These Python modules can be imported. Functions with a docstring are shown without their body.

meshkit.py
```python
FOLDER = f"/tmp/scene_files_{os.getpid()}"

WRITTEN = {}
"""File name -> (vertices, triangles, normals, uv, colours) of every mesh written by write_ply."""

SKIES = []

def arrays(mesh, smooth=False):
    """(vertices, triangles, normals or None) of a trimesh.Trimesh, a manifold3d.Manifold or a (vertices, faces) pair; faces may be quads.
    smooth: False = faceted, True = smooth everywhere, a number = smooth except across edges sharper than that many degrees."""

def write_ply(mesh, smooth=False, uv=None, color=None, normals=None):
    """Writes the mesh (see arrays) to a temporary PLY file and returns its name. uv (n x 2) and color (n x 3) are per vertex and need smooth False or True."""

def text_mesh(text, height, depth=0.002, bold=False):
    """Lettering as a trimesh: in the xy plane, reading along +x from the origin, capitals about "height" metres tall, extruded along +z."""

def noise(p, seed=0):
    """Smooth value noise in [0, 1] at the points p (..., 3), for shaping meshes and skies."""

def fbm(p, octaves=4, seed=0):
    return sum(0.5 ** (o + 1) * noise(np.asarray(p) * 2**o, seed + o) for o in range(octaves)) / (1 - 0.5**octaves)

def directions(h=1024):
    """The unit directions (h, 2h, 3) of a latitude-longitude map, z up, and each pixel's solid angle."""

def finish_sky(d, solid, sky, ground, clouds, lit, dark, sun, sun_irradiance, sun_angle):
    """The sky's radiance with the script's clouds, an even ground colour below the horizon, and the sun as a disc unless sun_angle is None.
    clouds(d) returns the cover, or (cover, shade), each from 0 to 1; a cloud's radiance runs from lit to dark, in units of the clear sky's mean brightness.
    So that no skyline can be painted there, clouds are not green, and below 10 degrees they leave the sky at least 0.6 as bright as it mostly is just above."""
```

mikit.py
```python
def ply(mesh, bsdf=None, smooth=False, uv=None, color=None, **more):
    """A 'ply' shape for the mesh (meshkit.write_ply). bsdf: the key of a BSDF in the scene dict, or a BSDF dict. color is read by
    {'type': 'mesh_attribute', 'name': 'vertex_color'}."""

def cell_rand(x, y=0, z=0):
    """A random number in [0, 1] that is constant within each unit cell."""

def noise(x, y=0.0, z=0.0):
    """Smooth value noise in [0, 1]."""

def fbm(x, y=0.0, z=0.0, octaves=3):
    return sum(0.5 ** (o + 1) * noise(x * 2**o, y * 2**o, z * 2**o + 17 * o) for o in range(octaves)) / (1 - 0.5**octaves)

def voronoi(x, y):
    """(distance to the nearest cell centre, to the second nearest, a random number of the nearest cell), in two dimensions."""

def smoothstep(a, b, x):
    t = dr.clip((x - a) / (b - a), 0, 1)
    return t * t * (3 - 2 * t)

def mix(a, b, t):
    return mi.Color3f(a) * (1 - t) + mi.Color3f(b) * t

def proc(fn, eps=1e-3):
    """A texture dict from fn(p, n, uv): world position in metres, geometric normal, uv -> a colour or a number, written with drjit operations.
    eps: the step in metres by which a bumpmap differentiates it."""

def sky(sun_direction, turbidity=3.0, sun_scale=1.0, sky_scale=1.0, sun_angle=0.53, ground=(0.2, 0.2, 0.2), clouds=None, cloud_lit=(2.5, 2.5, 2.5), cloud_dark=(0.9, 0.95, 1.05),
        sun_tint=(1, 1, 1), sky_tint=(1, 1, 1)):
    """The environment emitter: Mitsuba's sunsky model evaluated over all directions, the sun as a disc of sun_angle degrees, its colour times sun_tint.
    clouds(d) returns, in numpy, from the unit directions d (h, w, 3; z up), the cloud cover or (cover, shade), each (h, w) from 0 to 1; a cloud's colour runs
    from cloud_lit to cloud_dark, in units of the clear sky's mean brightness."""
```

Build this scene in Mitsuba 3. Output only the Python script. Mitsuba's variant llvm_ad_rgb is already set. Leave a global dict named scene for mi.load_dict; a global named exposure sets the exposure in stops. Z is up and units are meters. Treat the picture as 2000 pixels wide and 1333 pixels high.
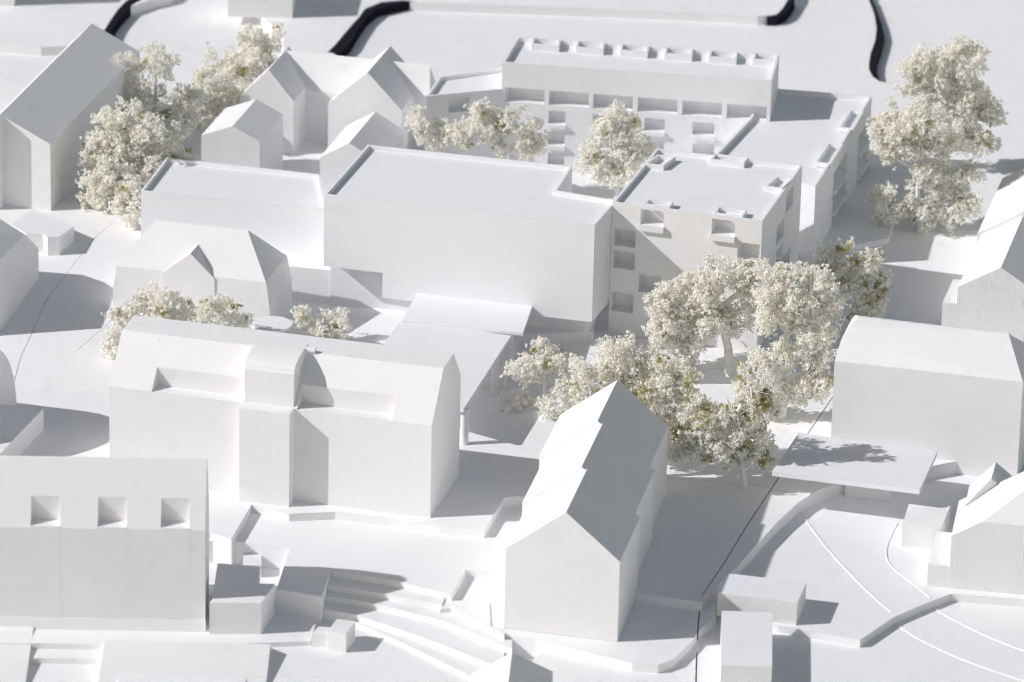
"""White architectural model of a town block in hard low sunlight. Model scale about 1:200; units are metres, z is up.
Origin: the point of the model's table level that the camera looks at; x to the right, y away from the camera."""
import math
import numpy as np
import trimesh
import manifold3d as m3
from shapely.geometry import Polygon, LineString, Point, box as sbox
from shapely.ops import unary_union
import mitsuba as mi
import drjit as dr
import mikit
import meshkit

T = mi.ScalarTransform4f
scene, labels = {}, {}
rng = np.random.default_rng(7)

# ------------------------------------------------------------------ camera, sky, exposure
PITCH, ROLL, DIST = math.radians(22.0), math.radians(1.396), 4.0
fwd = np.array([0, math.cos(PITCH), -math.sin(PITCH)])
up0 = np.array([0, math.sin(PITCH), math.cos(PITCH)])
up = -math.sin(ROLL) * np.array([1.0, 0, 0]) + math.cos(ROLL) * up0
eye = -DIST * fwd
scene['camera'] = dict(type='thinlens', fov=11.237, fov_axis='x', to_world=T().look_at(origin=eye.tolist(), target=[0, 0, 0], up=up.tolist()),
                       aperture_radius=0.0068, focus_distance=3.84, near_clip=0.05, far_clip=60.0)
SUN_AZ, SUN_EL = math.radians(190.8), math.radians(35.0)
scene['sky'] = mikit.sky((math.cos(SUN_AZ) * math.cos(SUN_EL), math.sin(SUN_AZ) * math.cos(SUN_EL), math.sin(SUN_EL)), turbidity=3,
                         sun_scale=0.8, sky_scale=1.0, sun_angle=0.6, sun_tint=(0.83, 1.02, 1.50), sky_tint=(1.56, 1.035, 0.685), ground=(0.2, 0.2, 0.2))
exposure = 1.82

# ------------------------------------------------------------------ surveyed points of the model, world coordinates in metres
D = {
    'slab_plate': [(-0.65647, -0.07728), (-0.60846, -0.3696), (-0.2088, -0.37219), (-0.19313, -0.38179), (-0.18243, -0.32249), (-0.15477, -0.337), (-0.12234, -0.33146), (-0.08392, -0.3399), (-0.0474, -0.35195), (-0.01624, -0.35717), (-0.00277, -0.29894), (0.00711, -0.29653), (0.09423, -0.30489), (0.10007, 0.12157), (0.02303, 0.16119)],
    'plaza': [(-0.21945, -0.37437), (-0.19365, -0.37284), (-0.15211, -0.38349), (-0.15796, -0.45152), (-0.12646, -0.46229), (-0.12225, -0.41973), (-0.1061, -0.42391), (-0.08099, -0.43181), (-0.03734, -0.45208), (-0.02853, -0.41167), (0.00037, -0.41597), (0.08554, -0.43651), (0.09569, -0.21234), (-0.22879, -0.23231)],
    'stair_1': [(-0.12341, -0.43363), (-0.1055, -0.43851), (-0.08046, -0.44717), (-0.03775, -0.46313), (-0.00036, -0.50713), (-0.00252, -0.30122), (-0.12865, -0.3088)],
    'stair_2': [(-0.12509, -0.4432), (-0.1051, -0.44793), (-0.08006, -0.4582), (-0.04441, -0.47691), (0.00508, -0.52064), (0.00299, -0.2914), (-0.1312, -0.29947)],
    'stair_3': [(-0.12666, -0.4552), (-0.10452, -0.46226), (-0.07935, -0.47903), (-0.04369, -0.50645), (0.00022, -0.54417), (-0.00253, -0.28224), (-0.13377, -0.29014)],
    'stair_4': [(-0.10438, -0.46489), (-0.07901, -0.48816), (-0.05032, -0.5174), (-0.00983, -0.55975), (0.00567, -0.5644), (-0.00069, -0.27265), (-0.11132, -0.2793)],
    'house_plate': [(-0.01144, -0.45547), (-0.00989, -0.49347), (-0.00037, -0.50274), (0.0223, -0.51121), (0.05695, -0.52944), (0.08617, -0.5438), (0.10335, -0.54602), (0.11386, -0.53665), (0.12477, -0.51187), (0.13407, -0.48687), (0.14439, -0.4673), (0.14564, -0.42107), (0.07535, -0.40812), (-0.03205, -0.38859), (-0.04471, -0.46573)],
    'tilt': (-0.07855, -0.45241),
    'side_plate': [(0.09068, -0.44697), (0.13524, -0.45832), (0.14393, -0.43577), (0.16096, -0.39998), (0.1766, -0.36021), (0.19251, -0.32138), (0.20846, -0.288), (0.22416, -0.26574), (0.2454, -0.24743), (0.27001, -0.23874), (0.62195, -0.05719), (0.62303, -0.04925), (0.07799, -0.08094), (0.07486, -0.43967)],
    'seam_1': [(0.25272, -0.06228), (0.23999, -0.1021), (0.22212, -0.15947), (0.19576, -0.24495), (0.18398, -0.28412), (0.16797, -0.33667), (0.15263, -0.39123), (0.13554, -0.44608)],
    'seam_2': [(0.12467, -0.25277), (0.15788, -0.258), (0.19175, -0.26318)],
    'seam_3': [(0.13434, -0.44704), (0.13222, -0.47627), (0.13074, -0.5091)],
    'seam_4': [(0.13056, -0.5116), (0.12855, -0.56746)],
    'road_plate': [(0.24643, -0.23619), (0.22512, -0.25415), (0.20928, -0.27803), (0.19321, -0.31245), (0.1772, -0.35246), (0.16146, -0.3934), (0.14617, -0.42843), (0.13857, -0.44823), (0.18691, -0.47702), (0.21446, -0.48777), (0.2419, -0.49765), (0.26678, -0.46002), (0.2875, -0.43878), (0.30941, -0.41895), (0.53415, -0.44798), (0.57223, -0.14987), (0.26583, -0.18795)],
    'low_plate': [(0.03984, -0.48828), (0.01908, -0.52998), (0.00672, -0.69185), (0.54053, -0.66298), (0.59739, -0.2475), (0.11202, -0.36581)],
    'road_line_0': [(0.21148, -0.287), (0.21867, -0.31541), (0.22768, -0.35649), (0.24207, -0.39298), (0.25455, -0.42637), (0.26611, -0.4534)],
    'road_line_1': [(0.27876, -0.30014), (0.27012, -0.34167), (0.26791, -0.36112), (0.27149, -0.38004), (0.28261, -0.40348), (0.29396, -0.42662)],
    'low_line_0': [(0.26638, -0.45386), (0.28172, -0.4794), (0.30115, -0.50275), (0.32395, -0.524), (0.35329, -0.54623)],
    'low_line_1': [(0.29424, -0.42715), (0.30842, -0.44812), (0.32785, -0.47184), (0.35716, -0.49957)],
    'hut_plate': [(-0.12883, -0.45237), (-0.1234, -0.43026), (0.00342, -0.30994), (0.05798, -0.39425), (0.05671, -0.67283), (-0.16585, -0.68487), (-0.17606, -0.50443), (-0.1324, -0.4987)],
    'west_plate': [(-0.51498, -0.52195), (-0.31472, -0.51218), (-0.26261, -0.51165), (-0.24797, -0.69607), (0.05659, -0.6796), (0.05846, -0.26909), (-0.54658, -0.30549)],
    'terrace_step': [(-0.51313, -0.53557), (-0.31342, -0.52669), (-0.25796, -0.52677), (-0.2022, -0.53164), (-0.20741, -0.45017), (-0.52295, -0.46834)],
    'wall_line': [(-0.1715, 0.05355), (-0.08385, 0.03777)],
    'upper_plaza': [(-0.19446, 0.10356), (-0.18546, -0.0665), (-0.03773, -0.09768), (-0.00506, -0.09761), (0.0046, -0.00745), (0.06277, 0.00372), (0.06341, 0.12087)],
    'street_seam_0': [(-0.31416, 0.15232, 0.036), (-0.34022, 0.06821, 0.0308), (-0.35808, 0.0098, 0.02124)],
    'street_seam_1': [(-0.35808, 0.0098, 0.02124), (-0.3704, -0.07634, 0.00715), (-0.37191, -0.10903, 0.0018), (-0.38075, -0.12825, 0.0)],
    'street_seam_2': [(-0.29523, 0.0014, 0.01986), (-0.33062, -0.06719, 0.00864)],
    'slit_recess': [(0.32279, 0.90351), (0.31876, 0.81228), (0.32046, 0.77547), (0.32034, 0.73181), (0.31696, 0.69576), (0.31089, 0.66001), (0.308, 0.63192), (0.30942, 0.60857), (0.31658, 0.58452), (0.35052, 0.57077), (0.43808, 0.55302), (0.69953, 0.51906), (0.76996, 1.03369)],
    'hill_a': [(-0.13856, 0.55325), (-0.16514, 0.60615), (-0.15685, 0.64593), (-0.14712, 0.68791), (-0.13494, 0.73077), (-0.11577, 0.74982), (-0.0765, 0.74699), (-0.00735, 0.74503), (0.08476, 0.74192), (0.1675, 0.73665), (0.21331, 0.73146), (0.22816, 0.73551), (0.23993, 0.75391), (0.24844, 0.78104), (0.25404, 0.82623), (0.24962, 0.94916), (-0.34128, 0.90175), (-0.28913, 0.82884), (-0.24311, 0.74287), (-0.23311, 0.70288), (-0.2192, 0.67237), (-0.20826, 0.65332), (-0.20703, 0.61968), (-0.20259, 0.54847)],
    'hill_b': [(-0.72286, 0.60568), (-0.45387, 0.60377), (-0.41753, 0.59818), (-0.38221, 0.60363), (-0.36978, 0.61572), (-0.36535, 0.63289), (-0.36338, 0.66418), (-0.35526, 0.70503), (-0.33619, 0.73125), (-0.3163, 0.74894), (-0.30473, 0.78245), (-0.34128, 0.90175), (-0.76353, 0.86788)],
    'gap_a': [(0.3176, 0.81666), (0.32104, 0.76088), (0.32086, 0.72465), (0.31531, 0.6744), (0.30883, 0.63892), (0.30725, 0.61804), (0.30927, 0.5976), (0.31642, 0.58179), (0.31466, 0.59801), (0.31423, 0.61443), (0.31609, 0.63946), (0.32171, 0.67488), (0.32649, 0.71074), (0.32578, 0.7467), (0.32135, 0.81696)],  # this and the next three: outlines of the black shadows at terrain edges
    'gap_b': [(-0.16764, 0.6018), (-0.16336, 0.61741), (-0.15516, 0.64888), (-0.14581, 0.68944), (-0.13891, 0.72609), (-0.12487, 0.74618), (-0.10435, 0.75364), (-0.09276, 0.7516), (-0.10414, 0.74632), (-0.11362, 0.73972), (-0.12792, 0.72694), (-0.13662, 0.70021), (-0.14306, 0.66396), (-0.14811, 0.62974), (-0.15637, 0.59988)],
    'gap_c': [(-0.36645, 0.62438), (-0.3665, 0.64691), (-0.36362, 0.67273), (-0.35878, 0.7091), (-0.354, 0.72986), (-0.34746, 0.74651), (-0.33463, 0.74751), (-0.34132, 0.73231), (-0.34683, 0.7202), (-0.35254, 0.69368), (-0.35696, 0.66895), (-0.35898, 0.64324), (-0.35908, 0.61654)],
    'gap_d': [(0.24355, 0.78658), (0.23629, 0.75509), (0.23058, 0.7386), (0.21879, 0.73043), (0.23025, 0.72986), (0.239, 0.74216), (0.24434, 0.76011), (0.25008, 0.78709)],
    'far_house': [(-0.20252, 0.6937, 0.0245), (-0.2347, 0.69843, 0.0245), (-0.19699, 0.76118, 0.0245)],
    'far_house_b': [(-0.45165, 0.70918, 0.0245), (-0.50095, 0.70827, 0.0245), (-0.44528, 0.74773, 0.0245)],
    'block': [(0.07412, 0.02132, 0.108), (0.18767, -0.01187, 0.108), (0.22335, 0.11405, 0.108), (0.11024, 0.14475, 0.108)],
    'hall': [(-0.14672, 0.0308, 0.105), (0.06049, -0.02148, 0.105), (0.07392, 0.02152, 0.105), (0.07733, 0.03386, 0.105), (0.03187, 0.05235, 0.105), (0.04379, 0.10719, 0.105), (-0.11734, 0.14504, 0.105)],
    'hall_z': (0.04607, 0.02565),
    'hall_step': [(-0.10081, 0.01922, 0.04542)],
    'low_hall': [(-0.29325, 0.10871, 0.07524), (-0.1489, 0.07877, 0.07524), (-0.14896, 0.15608, 0.07524), (-0.27867, 0.18594, 0.07524)],
    'bar': [(-0.01358, 0.34325, 0.10817), (0.20674, 0.31344, 0.10817), (0.21542, 0.37608, 0.10817), (-0.00192, 0.40984, 0.10817)],
    'wing': [(0.15937, 0.22007, 0.0768), (0.23671, 0.15092, 0.0768), (0.29343, 0.37147, 0.0768), (0.18894, 0.30683, 0.0768)],
    'bar_low': [(-0.07537, 0.3209, 0.085), (-0.06555, 0.37034, 0.085), (-0.0054, 0.38131, 0.085)],
    'wing_back': [(0.20774, 0.38576, 0.0768)],
    'bar_strip': [(0.00256, 0.03573, 0.07414, 0.08661), (0.03942, 0.07251, 0.07392, 0.08638), (0.07598, 0.109, 0.07368, 0.08613), (0.11289, 0.14583, 0.07347, 0.08591), (0.14973, 0.18259, 0.07327, 0.08569), (0.18648, 0.21927, 0.07306, 0.08547)],
    'bar_squares': [(0.0394, 0.05343, 0.05756, 0.06917), (0.03944, 0.0535, 0.03918, 0.05082), (0.03948, 0.05356, 0.02073, 0.03241), (0.07602, 0.09002, 0.05712, 0.06872), (0.07613, 0.09015, 0.03875, 0.04994), (0.11893, 0.13585, 0.05725, 0.06839), (0.11913, 0.13607, 0.03801, 0.04919), (0.15878, 0.17692, 0.05666, 0.06779), (0.15945, 0.17762, 0.03792, 0.04908)],
    'bar_low_squares': [],
    'low_squares': [(0.01974, 0.03798, 0.06843, 0.08042), (0.01971, 0.03798, 0.04702, 0.05861), (0.06304, 0.07911, 0.06885, 0.0795)],
    'block_front': [(0.02268, 0.04085, 0.09294, 0.10542), (0.00213, 0.01917, 0.07296, 0.08676), (0.00188, 0.01936, 0.05443, 0.0687), (0.02284, 0.04029, 0.03741, 0.05212), (0.00173, 0.01927, 0.01887, 0.03449), (0.07894, 0.09697, 0.0924, 0.10483)],
    'block_side': [(0.07983, 0.10342, 0.0855, 0.10134), (0.05083, 0.07594, 0.06933, 0.08423), (0.05278, 0.07615, 0.04945, 0.06352), (0.07504, 0.10235, 0.03765, 0.05046)],
    'wing_side': [(0.07542, 0.12914, 0.04645, 0.0618), (0.07547, 0.12928, 0.02781, 0.0437), (0.07546, 0.12936, 0.01007, 0.02506), (0.07535, 0.12933, -0.00724, 0.00684), (0.1766, 0.21868, 0.04178, 0.05892), (0.17688, 0.22141, 0.02282, 0.03906), (0.17937, 0.22165, 0.00429, 0.01961), (0.1793, 0.22164, -0.0124, 0.00099)],
    'az': (-7.7055, -16.2933, 74.1797, 75.5775),
    'block_curbs': [(0.09794, 0.01683, 0.108), (0.11779, 0.01152, 0.108), (0.10125, 0.02882, 0.108), (0.15111, 0.00106, 0.108), (0.17311, -0.00571, 0.108), (0.15463, 0.01575, 0.108), (0.15151, 0.12062, 0.108), (0.17771, 0.11314, 0.108), (0.15547, 0.13382, 0.108), (0.10042, 0.10649, 0.108), (0.11473, 0.10285, 0.108), (0.11037, 0.12824, 0.108), (0.19228, 0.06232, 0.108), (0.20558, 0.05871, 0.108), (0.20188, 0.08589, 0.108)],
    'bar_curbs': [(0.01016, 0.3882, 0.10817), (0.03312, 0.38466, 0.10817), (0.01135, 0.40552, 0.10817), (0.04692, 0.38281, 0.10817), (0.06982, 0.37927, 0.10817), (0.04824, 0.40008, 0.10817), (0.08359, 0.37742, 0.10817), (0.10644, 0.3739, 0.10817), (0.08504, 0.39466, 0.10817), (0.12018, 0.37205, 0.10817), (0.14297, 0.36854, 0.10817), (0.12176, 0.38925, 0.10817), (0.15668, 0.3667, 0.10817), (0.17942, 0.36319, 0.10817), (0.15839, 0.38386, 0.10817), (0.19293, 0.36264, 0.10817), (0.2131, 0.3596, 0.10817), (0.19478, 0.37977, 0.10817)],
    'wing_curbs': [(0.23888, 0.20654, 0.0768), (0.25099, 0.20263, 0.0768), (0.25133, 0.25331, 0.0768), (0.26229, 0.29099, 0.0768), (0.27376, 0.28687, 0.0768), (0.27333, 0.33561, 0.0768)],
    'azL': -12.7303,
    'center_1': [(-0.00079, -0.49449, 0.04775), (0.07632, -0.51191, 0.04897), (0.03916, -0.50352, 0.0801), (0.07574, 1.34861, -0.0115)],
    'house_b': [(-0.25651, 0.27229, 0.06366), (-0.20847, 0.2612, 0.06338), (-0.2308, 0.26636, 0.07417), (0.06931, 1.3439, 0.016)],
    'house_c1': [(-0.23024, 0.37285, 0.06191), (-0.18572, 0.36216, 0.06411), (-0.20712, 0.3673, 0.08868), (0.05088, 1.33518, 0.016)],
    'house_c2': [(-0.15676, 0.35521, 0.06146), (-0.09541, 0.34048, 0.06802), (-0.12427, 0.34741, 0.09499), (0.0313, 1.33518, 0.016)],
    'house_c_main': [(-0.17986, 0.38659, 0.06411), (-0.19508, 0.41745, 0.08868), (-0.07368, 0.38831, 0.08892)],
    'house_d': [(-0.15948, 0.26353, 0.051), (-0.10917, 0.25145, 0.04963), (-0.13572, 0.25782, 0.06515), (0.08067, 1.33518, 0.016)],
    'house_a': [(-0.45113, 0.18245, 0.10229), (-0.36901, 0.16349, 0.09226), (-0.40936, 0.1728, 0.11282), (0.23699, 1.3439, 0.036)],
    'house_a_bits': [(-0.38695, 0.16763, 0.08254), (-0.40734, 0.17234, 0.0803)],
    'house_f': [(-0.36753, 0.03987, 0.02616), (-0.38938, -0.04041, 0.01302)],
    'house_f_wall': [(-0.38878, -0.0382, 0.07063), (-0.37501, 0.01241, 0.07329), (-0.36732, 0.04067, 0.05132), (-0.36753, 0.03987, 0.02616)],
    'azF': 74.7745,
    'house_f_roof': [(-0.39401, 0.00817, 0.08529)],
    'garage': [(-0.36671, 0.07006, 0.0311), (-0.35441, 0.07532, 0.03196), (-0.34488, 0.09928, 0.03588), (0.0, 0.0, 0.04777), (-0.36336, 0.07471, 0.04777), (-0.34598, 0.11317, 0.04777), (-0.38163, 0.13706, 0.04777), (-0.39401, 0.0985, 0.04777), (-0.38114, 0.08134, 0.04777), (-0.36745, 0.08003, 0.04777)],
    'edge_block': [(-0.3418, -0.19625, 0.01711), (-0.37496, -0.31857, 0.01711), (-0.49496, -0.29857, 0.01711), (-0.4618, -0.17625, 0.01711), (0.0, 0.0, 0.01711)],
    'barrel_house': [(-0.36517, -0.15887, 0.0)],
    'az_barrel': 76.0,
    'slab': [(-0.05496, -0.33816, 0.0), (-0.0547, -0.33822, 0.07093), (-0.04778, -0.30938, 0.10327), (-0.04126, -0.28321, 0.10412), (-0.03606, -0.26238, 0.07875), (-0.03594, -0.26189, 0.00341), (-0.28662, -0.2804, 0.07246), (-0.28817, -0.28001, 0.03016)],
    'azG': -14.0,
    'risalit': [(-0.19171, -0.31633, -0.00058), (-0.15567, -0.32531, -0.006), (-0.15509, -0.32546, 0.07267), (-0.19064, -0.31659, 0.07155)],
    'tower': [(-0.18878, -0.30479, 0.07216), (-0.15349, -0.31359, 0.07166), (-0.15367, -0.31355, 0.09789), (-0.1885, -0.30486, 0.0981), (-0.18047, -0.30686, 0.11085)],
    'slab_notch': [(0.03187, 0.10002, 0.07524, 0.09451), (0.1398, 0.20961, 0.07136, 0.0948)],
    'mansard': [(-0.18809, -0.02477, 0.05357), (-0.30372, 0.00192, 0.05273), (-0.17489, 0.03236, 0.05357), (-0.20428, 0.01206, 0.08165), (-0.27539, 0.02848, 0.08113), (-0.24601, -0.0114, 0.07044), (-0.26827, -0.00626, 0.05054), (-0.22739, -0.0157, 0.05319)],
    'row_house': [(-0.20569, -0.48528, -0.0295), (-0.20503, -0.48527, 0.05184), (-0.34496, -0.48771, 0.053)],
    'row_house_ridge': [(-0.20418, -0.45525, 0.09188), (-0.20459, -0.47326, 0.07578)],
    'row_dormers': [(0.02164, 0.04173, 0.05625, 0.07482), (0.067, 0.08675, 0.05559, 0.07417), (0.10979, 0.12937, 0.05449, 0.07308)],
    'front_house_i': [(-0.32195, -0.48699, -0.021), (-0.34508, -0.48667, -0.021), (-0.31988, -0.56757, -0.0255)],
    'front_house_j': [(-0.27003, -0.51411, -0.018), (-0.15881, -0.51508, -0.018), (-0.15807, -0.56162, -0.024)],
    'annex': [(-0.20167, -0.49109, 0.00069), (-0.16655, -0.48906, 0.00069), (-0.15874, -0.4577, 0.00069), (-0.17046, -0.42955, 0.00069), (-0.20014, -0.42531, 0.00069)],
    'annex_ledge': [(-0.18436, -0.39637, -0.014), (-0.17147, -0.39648, -0.014), (-0.17218, -0.37657, -0.014)],
    'hut': [(-0.12042, -0.5045, -0.01198), (-0.10776, -0.50785, -0.01198), (-0.10224, -0.48788, -0.01198)],
    'hut_low': [(-0.13099, -0.50069, -0.01598), (-0.1205, -0.50172, -0.01598), (-0.11679, -0.49005, -0.01598)],
    'front_gable': [(0.00504, -0.58182, 0.012), (0.00215, -0.63267, 0.012), (0.03269, -0.57178, -0.006), (-0.02185, -0.57956, -0.006)],
    'box_o': [(0.14528, -0.46363, 0.005), (0.19914, -0.47719, 0.005), (0.20691, -0.44322, 0.005), (0.15255, -0.43113, 0.005)],
    'box_p': [(0.14448, -0.57167, 0.0015), (0.1786, -0.57212, 0.0015), (0.18216, -0.48596, 0.0015), (0.14726, -0.48508, 0.0015)],
    'right_house': [(0.23589, -0.18783, 0.06575), (0.37086, -0.21966, 0.06708), (0.2539, -0.15818, 0.08943), (0.36201, -0.18367, 0.08956), (0.24137, -0.16858, 0.08921), (0.23723, -0.17582, 0.08192)],
    'azQ': -13.2687,
    'canopy_r': [(0.18847, -0.28641, 0.02), (0.29241, -0.31301, 0.02), (0.30992, -0.24168, 0.02), (0.21056, -0.21468, 0.02)],
    'canopy_r_core': [(0.24363, -0.25488, -0.012), (0.27759, -0.25742, -0.012)],
    'texture_house': [(0.3297, 0.00914, 0.03656), (0.34127, 0.00647, 0.03707), (0.34053, 0.00664, 0.05091), (0.37179, -0.00058, 0.07052), (0.40582, -0.00843, 0.04635)],
    'texture_house_back': [(0.40944, 0.1625, 0.07052)],
    'ridged_house': [(0.30998, -0.41017, -0.018), (0.30787, -0.40984, 0.02791), (0.32824, -0.41306, 0.04038), (0.357, -0.41762, 0.0393)],
    'rear_gable': [(0.34392, -0.32741, 0.049), (0.33835, -0.35767, 0.049), (0.32061, -0.36695, 0.033), (0.32548, -0.33439, 0.033)],
    'annex_t': [(0.29309, -0.40714, -0.012), (0.30964, -0.41044, -0.012)],
    'annex_t_top': [(0.0, 0.0, 0.00445)],
    'annex_u': [(0.27908, -0.34114, 0.00508), (0.30637, -0.34484, 0.00508), (0.28603, -0.30482, 0.00508), (0.31552, -0.30666, 0.00508)],
    'canopy_1': [(-0.08379, -0.0462, 0.033), (0.00796, -0.06517, 0.033), (0.01536, -0.00375, 0.033), (-0.0737, 0.01389, 0.033)],
    'canopy_2': [(-0.1126, -0.16021, 0.031), (-0.03423, -0.21097, 0.031), (-0.00087, -0.06595, 0.031), (-0.08474, -0.03916, 0.031)],
    'columns': [(-0.0117, -0.10582, 0.0), (-0.03264, -0.20385, 0.0)],
    'disc': [(-0.18215, -0.05038, 0.03)],
    'base_core': [(0.00581, 0.0125, 0.0), (0.05984, 0.00232, 0.0)],
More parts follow.
